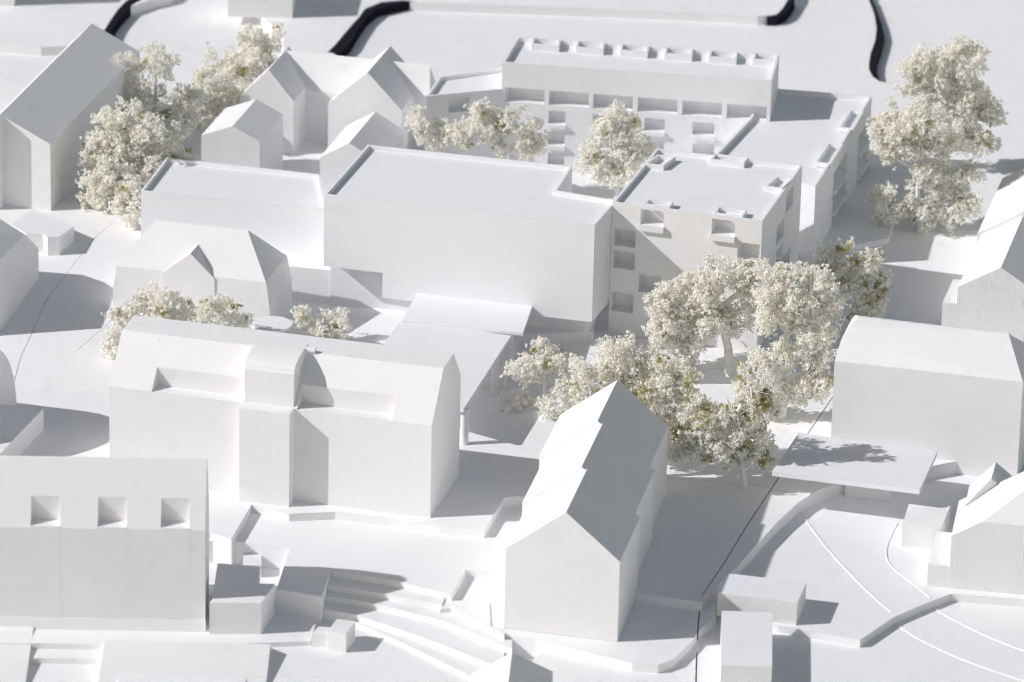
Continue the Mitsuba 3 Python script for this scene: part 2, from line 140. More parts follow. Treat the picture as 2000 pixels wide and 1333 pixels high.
    'trees': [('a', (-0.3016, 0.3572, 0.016), [(-0.3055, 0.3572, 0.0923, 0.0213, 0.0187), (-0.3184, 0.3572, 0.0651, 0.0192, 0.0178), (-0.2929, 0.3572, 0.059, 0.0235, 0.02), (-0.2802, 0.3572, 0.0436, 0.0171, 0.0156), (-0.3333, 0.3572, 0.0535, 0.0128, 0.0133), (-0.2696, 0.3572, 0.0596, 0.0128, 0.0133)]), ('a2', (-0.3102, 0.1956, 0.036), [(-0.3099, 0.1956, 0.1047, 0.0255, 0.018), (-0.3202, 0.1956, 0.0806, 0.0227, 0.0193), (-0.2916, 0.1956, 0.0857, 0.0268, 0.0193), (-0.2773, 0.1956, 0.0665, 0.0185, 0.0163), (-0.2695, 0.2006, 0.0453, 0.0144, 0.0193), (-0.2937, 0.1956, 0.0617, 0.0206, 0.0172), (-0.3365, 0.1956, 0.0867, 0.0115, 0.012), (-0.3305, 0.1956, 0.063, 0.0144, 0.015), (-0.3138, 0.1896, 0.0525, 0.0185, 0.015)]), ('b', (-0.3275, 0.1711, 0.036), [(-0.3264, 0.1711, 0.0699, 0.0238, 0.0192), (-0.3347, 0.1711, 0.0502, 0.0143, 0.0192), (-0.3178, 0.1631, 0.0536, 0.0164, 0.0149)]), ('c', (-0.2977, 0.1278, 0.034), [(-0.3041, 0.1278, 0.0485, 0.0097, 0.0118), (-0.2976, 0.1278, 0.0586, 0.0065, 0.011), (-0.3089, 0.1278, 0.0561, 0.0081, 0.0085), (-0.3, 0.1278, 0.0684, 0.0073, 0.0076)]), ('d', (-0.2409, 0.4248, 0.016), [(-0.2239, 0.4248, 0.0915, 0.0251, 0.018), (-0.2144, 0.4328, 0.0777, 0.0173, 0.0181), (-0.2461, 0.4248, 0.0615, 0.0238, 0.018), (-0.2633, 0.4248, 0.0542, 0.0173, 0.0126), (-0.2655, 0.4248, 0.0337, 0.0216, 0.0203), (-0.2461, 0.4248, 0.0342, 0.0216, 0.018)]), ('e', (-0.0575, 0.2862, 0.016), [(-0.0785, 0.2862, 0.0741, 0.0109, 0.0158), (-0.0667, 0.2862, 0.0634, 0.0168, 0.0131), (-0.0521, 0.2862, 0.0651, 0.0168, 0.0109)]), ('f', (-0.0091, 0.2739, 0.016), [(-0.0232, 0.2739, 0.0865, 0.0176, 0.0109), (-0.0044, 0.2739, 0.0826, 0.021, 0.0131), (0.0146, 0.2739, 0.0712, 0.0117, 0.0153), (0.0003, 0.2739, 0.0607, 0.0189, 0.0114), (-0.0312, 0.2739, 0.0731, 0.0126, 0.0153), (-0.0457, 0.2739, 0.0683, 0.0126, 0.0096)]), ('g', (0.0825, 0.2387, 0.016), [(0.0822, 0.2387, 0.0952, 0.0175, 0.0139), (0.0745, 0.2387, 0.0753, 0.0208, 0.0195), (0.0952, 0.2387, 0.0736, 0.0166, 0.0195), (0.0583, 0.2387, 0.0639, 0.0116, 0.0173), (0.0814, 0.2387, 0.0513, 0.0208, 0.0165)]), ('h', (0.3567, 0.3667, 0.016), [(0.341, 0.3667, 0.1101, 0.0235, 0.0178), (0.3686, 0.3667, 0.1086, 0.0222, 0.02), (0.3462, 0.3667, 0.0924, 0.0278, 0.0156), (0.3766, 0.3667, 0.0797, 0.0162, 0.02), (0.3691, 0.3667, 0.0615, 0.0214, 0.0156), (0.385, 0.3667, 0.0439, 0.0192, 0.0178), (0.3616, 0.3667, 0.0433, 0.0257, 0.0134), (0.324, 0.3667, 0.0963, 0.0111, 0.0107), (0.3899, 0.3667, 0.0688, 0.0107, 0.0134), (0.3341, 0.3667, 0.0809, 0.015, 0.0098)]), ('i', (0.3266, 0.2262, 0.0129), [(0.3015, 0.2262, 0.101, 0.0207, 0.0173), (0.3239, 0.2262, 0.1037, 0.0249, 0.0181), (0.345, 0.2262, 0.0934, 0.0207, 0.0173), (0.3168, 0.2262, 0.0839, 0.0207, 0.013), (0.3302, 0.2262, 0.0624, 0.0207, 0.0108), (0.3088, 0.2262, 0.0376, 0.0228, 0.0173), (0.3279, 0.2262, 0.0271, 0.0158, 0.0151), (0.3522, 0.2262, 0.0366, 0.0207, 0.0194), (0.3432, 0.2312, 0.0565, 0.0166, 0.013), (0.2971, 0.2342, 0.0321, 0.0158, 0.013), (0.289, 0.2262, 0.105, 0.0124, 0.0112), (0.3629, 0.2262, 0.0676, 0.0124, 0.0112), (0.2985, 0.2262, 0.0791, 0.0124, 0.0108), (0.3623, 0.2262, 0.0412, 0.0116, 0.0121)]), ('j', (0.2637, 0.0396, 0.0023), [(0.255, 0.0396, 0.0616, 0.0179, 0.0124), (0.2394, 0.0396, 0.057, 0.0099, 0.0116), (0.2708, 0.0396, 0.062, 0.0119, 0.0116), (0.2758, 0.0396, 0.0388, 0.0127, 0.0166), (0.2562, 0.0396, 0.0362, 0.0159, 0.0186), (0.2728, 0.0396, 0.0196, 0.0167, 0.0145)]), ('k', (0.1665, -0.053, 0.0), [(0.1608, -0.053, 0.0783, 0.0233, 0.0182), (0.1419, -0.053, 0.0674, 0.0233, 0.0182), (0.123, -0.053, 0.0545, 0.0202, 0.0223), (0.1159, -0.053, 0.0355, 0.014, 0.0162), (0.184, -0.053, 0.0768, 0.0214, 0.0182), (0.1467, -0.053, 0.0405, 0.0272, 0.0182), (0.1717, -0.053, 0.0453, 0.0195, 0.0182)]), ('k2', (0.1348, -0.0468, 0.0), [(0.1197, -0.0468, 0.0415, 0.0156, 0.0244), (0.1357, -0.0468, 0.0294, 0.0195, 0.0162), (0.1285, -0.0468, 0.0124, 0.0136, 0.0142)]), ('l', (0.2013, -0.138, 0.0), [(0.1988, -0.138, 0.1043, 0.0229, 0.0179), (0.2214, -0.138, 0.1049, 0.021, 0.0179), (0.1882, -0.138, 0.0878, 0.0172, 0.0238), (0.2301, -0.138, 0.0787, 0.0172, 0.0199), (0.2146, -0.138, 0.0885, 0.0153, 0.0179), (0.2239, -0.138, 0.0479, 0.0183, 0.0159), (0.1898, -0.138, 0.047, 0.021, 0.0139), (0.2134, -0.138, 0.0292, 0.0229, 0.0159), (0.1872, -0.138, 0.0182, 0.0172, 0.0139), (0.2306, -0.138, 0.0255, 0.0114, 0.0139)]), ('m', (0.0253, -0.1343, 0.0), [(0.023, -0.1343, 0.0452, 0.0153, 0.0135), (0.01, -0.1343, 0.0326, 0.0153, 0.0119), (0.0328, -0.1343, 0.0332, 0.0115, 0.0159), (0.0051, -0.1343, -0.0005, 0.0145, 0.0167), (0.0242, -0.1393, -0.0021, 0.0172, 0.0159), (0.0428, -0.1293, 0.0149, 0.0115, 0.0159)]), ('n', (0.0822, -0.2318, 0.0), [(0.074, -0.2318, 0.0862, 0.0186, 0.0148), (0.0596, -0.2318, 0.0739, 0.0205, 0.0148), (0.0873, -0.2318, 0.0746, 0.0186, 0.0148), (0.0528, -0.2318, 0.0537, 0.0205, 0.0155), (0.0787, -0.2318, 0.0544, 0.0205, 0.0155), (0.1037, -0.2318, 0.083, 0.0093, 0.0097)]), ('o', (0.1106, -0.2488, 0.0), [(0.1147, -0.2488, 0.0763, 0.0193, 0.0155), (0.1042, -0.2488, 0.0581, 0.0186, 0.0174), (0.1244, -0.2488, 0.0606, 0.013, 0.0155), (0.1086, -0.2488, 0.0382, 0.0167, 0.0135)]), ('p', (0.1705, -0.2671, -0.0025), [(0.173, -0.2671, 0.0755, 0.0155, 0.0139), (0.1626, -0.2671, 0.0593, 0.0185, 0.0154), (0.1811, -0.2671, 0.0558, 0.014, 0.0173), (0.1372, -0.2671, 0.0507, 0.0166, 0.0154), (0.1488, -0.2671, 0.035, 0.0222, 0.0154), (0.171, -0.2671, 0.0316, 0.0185, 0.0173), (0.1285, -0.2671, 0.0385, 0.014, 0.0154), (0.1824, -0.2671, 0.0239, 0.0111, 0.0115), (0.1399, -0.2671, 0.0268, 0.0166, 0.0108), (0.1585, -0.2671, 0.0233, 0.0148, 0.01), (0.1234, -0.2671, 0.0244, 0.0092, 0.0085)]), ('q', (-0.2661, -0.0766, 0.01), [(-0.2659, -0.0766, 0.0536, 0.0213, 0.0129), (-0.2794, -0.0766, 0.0471, 0.0116, 0.0101), (-0.2525, -0.0766, 0.0415, 0.0135, 0.0101)]), ('r', (-0.2234, -0.0792, 0.008), [(-0.2235, -0.0792, 0.0537, 0.0155, 0.0141), (-0.2311, -0.0792, 0.0452, 0.0193, 0.0101), (-0.21, -0.0792, 0.0416, 0.0155, 0.0101)]), ('s', (-0.2956, -0.0834, 0.012), [(-0.2963, -0.0834, 0.0369, 0.0093, 0.0129), (-0.2994, -0.0834, 0.0265, 0.007, 0.0101), (-0.2885, -0.0834, 0.0433, 0.0085, 0.0101)]), ('t', (-0.145, -0.0339, 0.0), [(-0.1541, -0.0339, 0.025, 0.0137, 0.0122), (-0.1405, -0.0339, 0.0233, 0.0156, 0.0143), (-0.1451, -0.0339, 0.0168, 0.0176, 0.0102)])],
}

# ------------------------------------------------------------------ materials
def tone(r, g, b, amp=0.03, scale=55.0):
    """A white board: faint handling marks, fine grain and a few specks of dust."""
    def fn(p, n, uv):
        v = 1 + amp * (mikit.fbm(p.x * scale, p.y * scale, p.z * scale) - 0.5) + 0.5 * amp * (mikit.noise(p.x * 900, p.y * 900, p.z * 900) - 0.5)
        speck = mikit.noise(p.x * 210, p.y * 210, p.z * 210 + 31.0)
        v = v - 0.10 * mikit.smoothstep(0.955, 0.985, speck)
        v = v - 0.035 * mikit.smoothstep(0.80, 0.92, mikit.noise(p.x * 75 + 5.0, p.y * 75, p.z * 75))
        return mi.Color3f(r, g, b) * v
    return fn


def matte(fn):
    return {'type': 'twosided', 'bsdf': {'type': 'diffuse', 'reflectance': mikit.proc(fn)}}


scene['white_ground'] = matte(tone(0.862, 0.862, 0.865, 0.035, 40.0))
scene['white_foam'] = matte(tone(0.84, 0.838, 0.838, 0.04, 70.0))
scene['white_board'] = matte(tone(0.835, 0.84, 0.855, 0.025, 30.0))


def ridges(p, n, uv):
    a = p.x * 0.974 - p.y * 0.225
    return 0.00010 * (dr.sin(a * 3700.0) * (0.4 + mikit.noise(a * 260, 3.0)) + 1.2 * mikit.noise(a * 1500, 9.0))


scene['ridged_foam'] = {'type': 'twosided', 'bsdf': {'type': 'bumpmap', 'tex': mikit.proc(ridges, 1e-4), 'scale': 1.0,
                        'bsdf': {'type': 'diffuse', 'reflectance': mikit.proc(tone(0.84, 0.835, 0.83, 0.03, 70.0))}}}
scene['shadow_black'] = matte(tone(0.02, 0.021, 0.03, 0.2, 60.0))  # near-black colour standing in for deep cast shadow
scene['tree_flock'] = {'type': 'principledthin', 'base_color': {'type': 'mesh_attribute', 'name': 'vertex_color'}, 'roughness': 0.95, 'spec_trans': 0.0, 'diff_trans': 0.9, 'eta': 1.05}
scene['tree_wood'] = {'type': 'twosided', 'bsdf': {'type': 'diffuse', 'reflectance': {'type': 'rgb', 'value': [0.80, 0.79, 0.76]}}}


# ------------------------------------------------------------------ helpers
def add(key, mesh, mat, smooth=False):
    k, i = key, 0
    while k in scene:
        i += 1
        k = f'{key}_{i:03d}'
    scene[k] = mikit.ply(mesh, mat, smooth)
    return k


def label(key, text, cat, group=None):
    labels[key] = {'label': text, 'category': cat}
    if group:
        labels[key]['group'] = group
    return key


def struct(key, mesh, mat='white_ground'):
    k = add(key, mesh, mat)
    labels[k] = {'kind': 'structure'}
    return k


def named(name):
    i, k = 0, name
    while k in labels or any(q.startswith(k + '__') for q in scene):
        i += 1
        k = f'{name}_{i:03d}'
    return k


def prism(poly, z0, z1):
    if not isinstance(poly, Polygon):
        if hasattr(poly, 'geoms'):
            return trimesh.util.concatenate([prism(g, z0, z1) for g in poly.geoms if g.area > 1e-7])
        poly = Polygon([q[:2] for q in poly])
    m = trimesh.creation.extrude_polygon(poly.buffer(0), z1 - z0, engine='earcut')
    m.apply_translation([0, 0, z0])
    return m


def hull(pts):
    return trimesh.convex.convex_hull(np.array([tuple(q) for q in pts], float))


def man(m):
    m = trimesh.Trimesh(m.vertices, m.faces, process=True)
    return m3.Manifold(m3.Mesh(np.asarray(m.vertices, np.float32), np.asarray(m.faces, np.uint32)))


def tri(m):
    q = m.to_mesh()
    return trimesh.Trimesh(np.array(q.vert_properties[:, :3], float), np.array(q.tri_verts), process=False)


def union(*ms):
    r = man(ms[0])
    for x in ms[1:]:
        r = r + man(x)
    return tri(r)


def cut(m, *tools):
    r = man(m)
    for x in tools:
        r = r - man(x)
    return tri(r)


class Frame:
    """Local axes of a building: x along azimuth az (degrees), y away from the camera, z up; origin p0 with z kept absolute."""
    def __init__(self, p0, az):
        a = math.radians(az)
        self.p, self.u, self.v = np.array([p0[0], p0[1], 0.0]), np.array([math.cos(a), math.sin(a), 0]), np.array([-math.sin(a), math.cos(a), 0])

    def __call__(self, x, y, z):
        return self.p + x * self.u + y * self.v + np.array([0, 0, z])

    def inv(self, q):
        d = np.array([q[0], q[1], 0.0]) - self.p
        return float(d @ self.u), float(d @ self.v), float(q[2]) if len(q) > 2 else 0.0

    def box(self, x0, x1, y0, y1, z0, z1):
        return hull([self(x, y, z) for x in (x0, x1) for y in (y0, y1) for z in (z0, z1)])

    def hull(self, pts):
        return hull([self(*q) for q in pts])

    def profile(self, yz, x0, x1):
        """A prism along x with the cross-section yz."""
        m = trimesh.creation.extrude_polygon(Polygon(yz), x1 - x0, engine='earcut')
        v = m.vertices.copy()
        return trimesh.Trimesh(np.array([self(x0 + c, a, b) for a, b, c in v]), m.faces)


def faces(m, keep):
    s = m.submesh([np.nonzero(keep)[0]], append=True, repair=False)
    return s


def inside(m, tool, eps=2e-5):
    """Which faces of m lie on or in the convex tool."""
    eq = tool.facets_normal if False else None
    n, o = tool.face_normals, tool.triangles[:, 0]
    c = m.triangles_center
    return np.all(((c[:, None, :] - o[None]) * n[None]).sum(-1) < eps, axis=1)


def building(key, m, wall='white_foam', roof='white_foam', pockets=(), thr=0.12, recess=None):
    """Writes a solid as parts: wall, roof (faces that look up), and one part for each pocket cut into it."""
    left = np.ones(len(m.faces), bool)
    for name, tool in pockets:
        on = inside(m, tool) & left
        if on.any():
            add(f'{key}__{name}', faces(m, on), wall)
            left &= ~on
    if recess is not None:                                     # the sunk flat roof behind a parapet
        on = inside(m, recess) & left
        flat = on & (m.face_normals[:, 2] > 0.5)
        add(f'{key}__roof', faces(m, flat), roof)
        rim = (on & ~flat) | (left & ~on & (m.face_normals[:, 2] > 0.9) & (m.triangles_center[:, 2] > m.bounds[1, 2] - 1e-4))
        add(f'{key}__parapet', faces(m, rim), roof)
        left &= ~(flat | rim)
    upward = left & (m.face_normals[:, 2] > thr)
    if recess is None and upward.any():
        add(f'{key}__roof', faces(m, upward), roof)
        left &= ~upward
    if left.any():
        add(f'{key}__wall', faces(m, left), wall)


def groove(poly, line, w=0.0007):
    return poly.difference(LineString([q[:2] for q in line]).buffer(w / 2))


def bead(line, z, w, h):
    """A thin raised strip along a line on the ground."""
    pts = np.array([q[:2] for q in line])
    t = np.linspace(0, 1, len(pts))
    k = min(3, len(pts) - 1)
    fit = [np.polyfit(t, pts[:, j], k) for j in (0, 1)]
    tt = np.linspace(0, 1, 40)
    return prism(LineString(np.stack([np.polyval(f, tt) for f in fit], 1)).buffer(w / 2, cap_style=2), z, z + h)


# ------------------------------------------------------------------ the ground: stacked terrain plates
BOT = -0.0575
struct('ground', prism(sbox(-3.0, -3.0, 3.0, 4.0), -0.070, -0.031))
P2 = lambda k: Polygon([q[:2] for q in D[k]]).buffer(0)
struct('lower_ground', prism(P2('west_plate').difference(P2('hut_plate')), BOT, -0.0228))
struct('lower_ground', prism(P2('hut_plate'), BOT, -0.0262))
struct('stairs', prism(P2('terrace_step').difference(P2('west_plate')), BOT, -0.027))
struct('lower_ground', prism(groove(P2('low_plate'), D['seam_4'], 0.001), BOT, -0.018))
struct('road', prism(P2('road_plate').difference(P2('side_plate')), BOT, -0.012))
for k in ('road_line_0', 'road_line_1'):
    struct('kerb', bead(D[k], -0.012, 0.0009, 0.0007), 'white_board')
for k in ('low_line_0', 'low_line_1'):
    struct('kerb', bead(D[k], -0.018, 0.0009, 0.0007), 'white_board')
struct('terrace', prism(groove(P2('house_plate'), D['seam_3'], 0.001), BOT, -0.0115))
for i, z in ((4, -0.0228), (3, -0.0186), (2, -0.0144), (1, -0.0102)):
    struct('stairs', prism(P2(f'stair_{i}').difference(P2('house_plate').buffer(0.00005)), BOT, z))
slab_plate = P2('slab_plate')
struct('plaza', prism(P2('plaza'), BOT, -0.006))
struct('pavement', prism(slab_plate, BOT, 0.0))
struct('plaza', prism(P2('upper_plaza'), -0.001, 0.008))


def warp(poly, fz, bottom=-0.0575, step=None):
    """A plate whose top follows fz(x, y)."""
    if step:
        x0, y0, x1, y1 = poly.bounds
        cells = [poly.intersection(sbox(x0 - 1, y, x1 + 1, y + step)) for y in np.arange(y0, y1, step)]
    else:
        cells = [poly]
    ms = [prism(c, 0, 1) for c in cells if c.area > 1e-9]
    m = trimesh.util.concatenate(ms)
    v = m.vertices.copy()
    top = v[:, 2] > 0.5
    v[top, 2] = fz(v[top, 0], v[top, 1])
    v[~top, 2] = bottom
    return trimesh.Trimesh(v, m.faces, process=False)


ya, yb = D['tilt']
side = groove(groove(P2('side_plate'), D['seam_1'], 0.0011), D['seam_2'], 0.0005).difference(slab_plate.buffer(0.0))
struct('pavement', warp(side, lambda x, y: -0.005 * (ya - y) / (ya - yb)))

# upper town plateau, its sunk parts, and the hillside layers behind
UP, UF = 0.016, 0.036
w0, w1 = np.array(D['wall_line'][0]), np.array(D['wall_line'][1])
wd = (w1 - w0) / np.linalg.norm(w1 - w0)
wall_end = w0 + wd * 0.15
front_shelf = Polygon([w0 - wd * 0.04, wall_end, wall_end + [0.004, 0.03], (-0.12, 0.165), (-0.15, 0.172), (-0.18, 0.236), (-0.315, 0.236), (-0.315, 0.46), (-3.0, 0.46), (-3.0, 0.14), (-0.222, 0.14)])
plateau = Polygon([(-3.0, 0.15), (-0.2, 0.12), (0.07, 0.07), (0.30, 0.20), (0.33, 0.36), (3.0, 0.36), (3.0, 3.9), (-3.0, 3.9)])
struct('upper_ground', prism(front_shelf, BOT, UF))
recess = P2('slit_recess')
shadow_strips = unary_union([P2(f'gap_{c}') for c in 'abcd'])  # areas cut out for the painted shadow strips
struct('upper_ground', prism(plateau.difference(recess).difference(shadow_strips).difference(front_shelf), UP - 0.016, UP))
struct('upper_ground', prism(recess.difference(shadow_strips), UP - 0.0158, UP - 0.0062))
struct('upper_ground', prism(plateau.difference(front_shelf), BOT, UP - 0.0162))
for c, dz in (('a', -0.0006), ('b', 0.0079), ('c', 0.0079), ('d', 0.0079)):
    struct('painted_shadow', prism(P2(f'gap_{c}').buffer(-0.0001 if c == 'a' else -0.0009), UP - 0.0161, UP + dz), 'shadow_black')  # black strips that paint the shadow beside each terrain edge
struct('hillside', prism(P2('hill_a').difference(shadow_strips), UP, UP + 0.0085))
struct('hillside', prism(P2('hill_b').difference(shadow_strips), UP, UP + 0.0085))
# the street climbing on the left and the one on the right
street = Polygon([(-3.0, -0.40), (-0.30, -0.40), (-0.285, -0.26), (-0.212, -0.02), (-0.212, 0.141), (-3.0, 0.141)])
for k in ('street_seam_0', 'street_seam_1', 'street_seam_2'):
    street = groove(street, D[k], 0.00045)
struct('street', warp(street, lambda x, y: 0.036 * np.clip((y + 0.12) / 0.22, 0, 1) + 0.0002, step=0.02))
east = Polygon([(0.19, 0.0), (3.0, 0.0), (3.0, 0.362), (0.30, 0.362), (0.26, 0.15)])
struct('street', warp(east, lambda x, y: 0.0164 * np.clip(y / 0.28, 0, 1), step=0.02))
struct('pavement', prism(Polygon([(0.05, -0.05), (0.19, -0.05), (3.0, -0.05), (3.0, 0.001), (0.20, 0.001), (0.26, 0.15), (0.05, 0.09)]), BOT, 0.0001))

# ------------------------------------------------------------------ the flat-roofed hall, low wing, corner block and long bar
def inset(poly, d):
    return Polygon([q[:2] for q in poly]).buffer(-d, join_style=2)


def flat_block(key, poly, z0, z1, rim=0.0019, depth=0.0036, wall='white_board', pockets=(), extra=()):
    m = prism(poly, z0, z1)
    sunk = prism(inset(poly, rim), z1 - depth, z1 + 0.01)
    m = cut(m, sunk, *[t for _, t in pockets], *extra)
    # concave outlines: test the sunk roof by its polygon
    c = m.triangles_center
    ins = inset(poly, rim).buffer(1e-5)
    on = np.array([ins.contains(Point(q[0], q[1])) for q in c]) & (c[:, 2] > z1 - depth - 1e-5)
    left = np.ones(len(m.faces), bool)
    for name, tool in pockets:
        s = inside(m, tool) & left
        if s.any():
            add(f'{key}__{name}', faces(m, s), wall)
            left &= ~s
    flat = on & (m.face_normals[:, 2] > 0.5) & left
    rimf = left & ~flat & ((on) | ((m.face_normals[:, 2] > 0.9) & (c[:, 2] > z1 - 1e-4)))
    add(f'{key}__roof', faces(m, flat), 'white_board')
    add(f'{key}__parapet', faces(m, rimf), 'white_board')
    left &= ~(flat | rimf)
    add(f'{key}__wall', faces(m, left), wall)


def curb(key, name, a, b, c, h, z, t=0.0016):
    """A hollow upstand on a flat roof: a ring on the parallelogram a, b, c with height h."""
    a, b, c = (np.array(q[:2]) for q in (a, b, c))
    p = Polygon([a, b, b + c - a, c])
    add(f'{key}__{name}', prism(p.difference(p.buffer(-t, join_style=2)), z - 0.0034, z + h), 'white_board')


hp = D['hall']
z_left, z_right = D['hall_z']
hf = Frame(hp[0], math.degrees(math.atan2(hp[1][1] - hp[0][1], hp[1][0] - hp[0][0])))
sx = hf.inv(D['hall_step'][0])[0]
hall = 'flat_roofed_hall'
flat_block(hall, hp, z_right, 0.105, extra=[hf.box(-0.05, sx, -0.05, 0.3, -0.01, z_left)])
base = Polygon([w0 + wd * 0.030 + np.array([0, -0.0012]), w0 + wd * 0.135 + np.array([0, -0.0012]), w0 + wd * 0.135 + np.array([0.0, 0.05]), w0 + wd * 0.030 + np.array([0, 0.05])])
add(f'{hall}__ground_storey', prism(base, 0.0002, z_left), 'white_board')
cb = D['base_core']
cd = np.array(cb[1][:2]) - np.array(cb[0][:2])
cn = np.array([-cd[1], cd[0]]) / np.linalg.norm(cd)
core = Polygon([np.array(cb[0][:2]) - cd * 0.9, cb[1][:2], np.array(cb[1][:2]) + cn * 0.028, np.array(cb[0][:2]) - cd * 0.9 + cn * 0.028])
add(f'{hall}__ground_storey', prism(core, 0.0003, z_right - 0.0001), 'white_board')
label(hall, 'large white flat-roofed hall with a blank front and stepped lower edge above the plaza', 'hall')
low = 'low_hall'
flat_block(low, [D['low_hall'][0], tuple(np.array(D['low_hall'][1]) + [0.002, 0, 0]), tuple(np.array(D['low_hall'][2]) - [0.006, 0, 0]), D['low_hall'][3]], UF, D['low_hall'][0][2])
label(low, 'low narrow white flat-roofed hall with parapet, left of the large blank hall', 'hall')

azbar, azb, azr, azw = D['az']


def openings(frame, rects, depth, name='loggia', y0=-0.01):
    return [(name, frame.box(a, b, y0, depth, lo, hi)) for a, b, lo, hi in rects]


blk = 'corner_block'
bp = D['block']
bf, sf = Frame(bp[0], azb), Frame(bp[1], azr)
front = openings(bf, D['block_front'], 0.0115)
corner_w = bf.inv(bp[1])[0]
front.append(('loggia', bf.box(corner_w - 0.0185, corner_w - 0.0012, -0.01, 0.012, 0.074, 0.0885)))
pockets = front + openings(sf, D['block_side'], 0.006)
flat_block(blk, bp, 0.0002, bp[0][2], depth=0.0034, wall='white_foam', pockets=pockets)
for i in (0, 5):
    a, b, lo, hi = D['block_front'][i]
    m = cut(bf.box(a - 0.0008, b + 0.0008, -0.0032, 0.0005, lo - 0.0042, lo + 0.0004), bf.box(a, b, -0.0022, 0.01, lo - 0.0012, lo + 0.01))
    add(f'{blk}__balcony', m, 'white_foam')
for i in range(5):
    curb(blk, 'roof_curb', *D['block_curbs'][3 * i:3 * i + 3], 0.0008, bp[0][2])
label(blk, 'white flat-roofed corner block with staggered square loggias, right of the blank hall', 'apartment building')

bar = 'long_apartment_bar'
rp = D['bar']
zt = rp[0][2]
rf = Frame(rp[0], azbar)
pk = openings(rf, D['bar_strip'], 0.0105) + openings(rf, D['bar_squares'], 0.0085)
flat_block(bar, rp, UP, zt, depth=0.0042, wall='white_board', pockets=pk)
for i in range(6):
    curb(bar, 'roof_curb', *D['bar_curbs'][3 * i:3 * i + 3], 0.0022, zt - 0.0008)
for a, b, lo, hi in D['bar_squares']:
    add(f'{bar}__balcony', rf.box(a - 0.0004, b + 0.0004, -0.0028, 0.0004, lo - 0.0032, lo - 0.0002), 'white_board')
lp = [np.array(q[:2]) for q in D['bar_low']]
lw = [lp[0], np.array(rp[0][:2]) + np.array([0.004, 0.001]), np.array(rp[3][:2]) + [0.004, -0.004], lp[1]]
lf = Frame(D['bar_low'][0], math.degrees(math.atan2(lw[1][1] - lw[0][1], lw[1][0] - lw[0][0])))
wing = 'low_end_wing'
flat_block(wing, lw, UP, D['bar_low'][0][2], depth=0.0034, pockets=openings(lf, D['low_squares'][:2], 0.008))
label(bar, 'long white bar building with six wide loggias under its flat roof, behind the courtyard', 'apartment building')
label(wing, 'low white flat-roofed wing with parapet against the left end of the long bar', 'apartment building')
wg = 'side_wing'
wp = D['wing']
wf = Frame(wp[1], azw)
hip = [wp[0], wp[1], wp[2], D['wing_back'][0], wp[3]]
flat_block(wg, hip, 0.0002, 0.0768, depth=0.0042, pockets=openings(wf, D['wing_side'], 0.007))
for i in range(2):
    curb(wg, 'roof_curb', *D['wing_curbs'][3 * i:3 * i + 3], 0.0006, 0.0768)
for a, b, lo, hi in D['wing_side']:
    add(f'{wg}__balcony', wf.box(a - 0.0005, b + 0.0005, -0.0022, 0.0004, lo - 0.0028, lo - 0.0002), 'white_board')
label(wg, 'white flat-roofed wing with stacked balconies facing the street, right of the courtyard', 'apartment building')

# canopies on the plaza
def canopy(key, pts, t):
    z = pts[0][2]
    add(key + '__roof', prism(pts, z - t, z), 'white_board')


canopy('entrance_canopy', D['canopy_1'], 0.0022)
q = D['canopy_1']
for a, b in ((0.12, 0.5), (0.85, 0.5)):
    c = np.array(q[0][:2]) * (1 - a) + np.array(q[1][:2]) * a
    e = np.array(q[3][:2]) * (1 - a) + np.array(q[2][:2]) * a
    c = c * b + e * (1 - b)
    add('entrance_canopy__column', trimesh.creation.cylinder(0.003, 0.0308, sections=20).apply_translation([c[0], c[1], 0.0155]), 'white_board', 30)
label('entrance_canopy', 'flat white canopy plate against the front of the blank hall', 'canopy')
canopy('plaza_canopy', D['canopy_2'], 0.0028)
for c in D['columns']:
    add('plaza_canopy__column', trimesh.creation.cylinder(0.0031, 0.0281, sections=24).apply_translation([c[0] - 0.0005, c[1] + 0.001, 0.0142]), 'white_board', 30)
label('plaza_canopy', 'long flat white canopy on round columns behind the long house with the stair tower', 'canopy')
c = D['disc'][0]
add('round_canopy__roof', trimesh.creation.cylinder(0.0152, 0.0024, sections=72).apply_translation([c[0], c[1], c[2] - 0.0012]), 'white_board', 30)
add('round_canopy__column', trimesh.creation.cylinder(0.0030, c[2] - 0.0024, sections=24).apply_translation([c[0], c[1], (c[2] - 0.0024) / 2]), 'white_board', 30)
label('round_canopy', 'round white disc canopy behind the long house, in front of the hipped house', 'canopy')

# ------------------------------------------------------------------ gabled houses
def gable_mesh(k, widen=0.0, z0=None, x_off=0.0, depth=None, y0=0.0):
    Lp, Rp, Ap, (dep, a, zb) = D[k]
    f = Frame(Lp, math.degrees(a) - 90)
    w = f.inv(Rp)[0]
    ax = f.inv(Ap)[0]
    d = depth or dep
    z0 = zb if z0 is None else z0
    ez = (Lp[2] + Rp[2]) / 2
    pts = [(x, y, z) for y in (y0, y0 + d) for x, z in ((0, z0), (w, z0), (0, Lp[2] if widen else ez), (w, ez), (ax, Ap[2]))]
    return f, w, ax, ez, Ap[2], d, f.hull([(x + x_off, y, z) for x, y, z in pts])


f, w, ax, ez, az_, d, m = gable_mesh('center_1', z0=-0.0113)
xo, ends = 0.0040, (0.0, 0.0760, 0.1560, 0.2340)
segs = []
for i in range(3):
    segs.append(f.hull([(x - xo * i - 0.030 * yy, yy, z + 0.0010 * i * (z > 0)) for yy in ends[i:i + 2] for x, z in ((0, -0.0113), (w, -0.0113), (0, ez), (w, ez), (ax, az_))]))
building('stepped_gable_house', union(*segs))
label('stepped_gable_house', 'long white gabled house before the trees, its roof stepped in three sections', 'house')

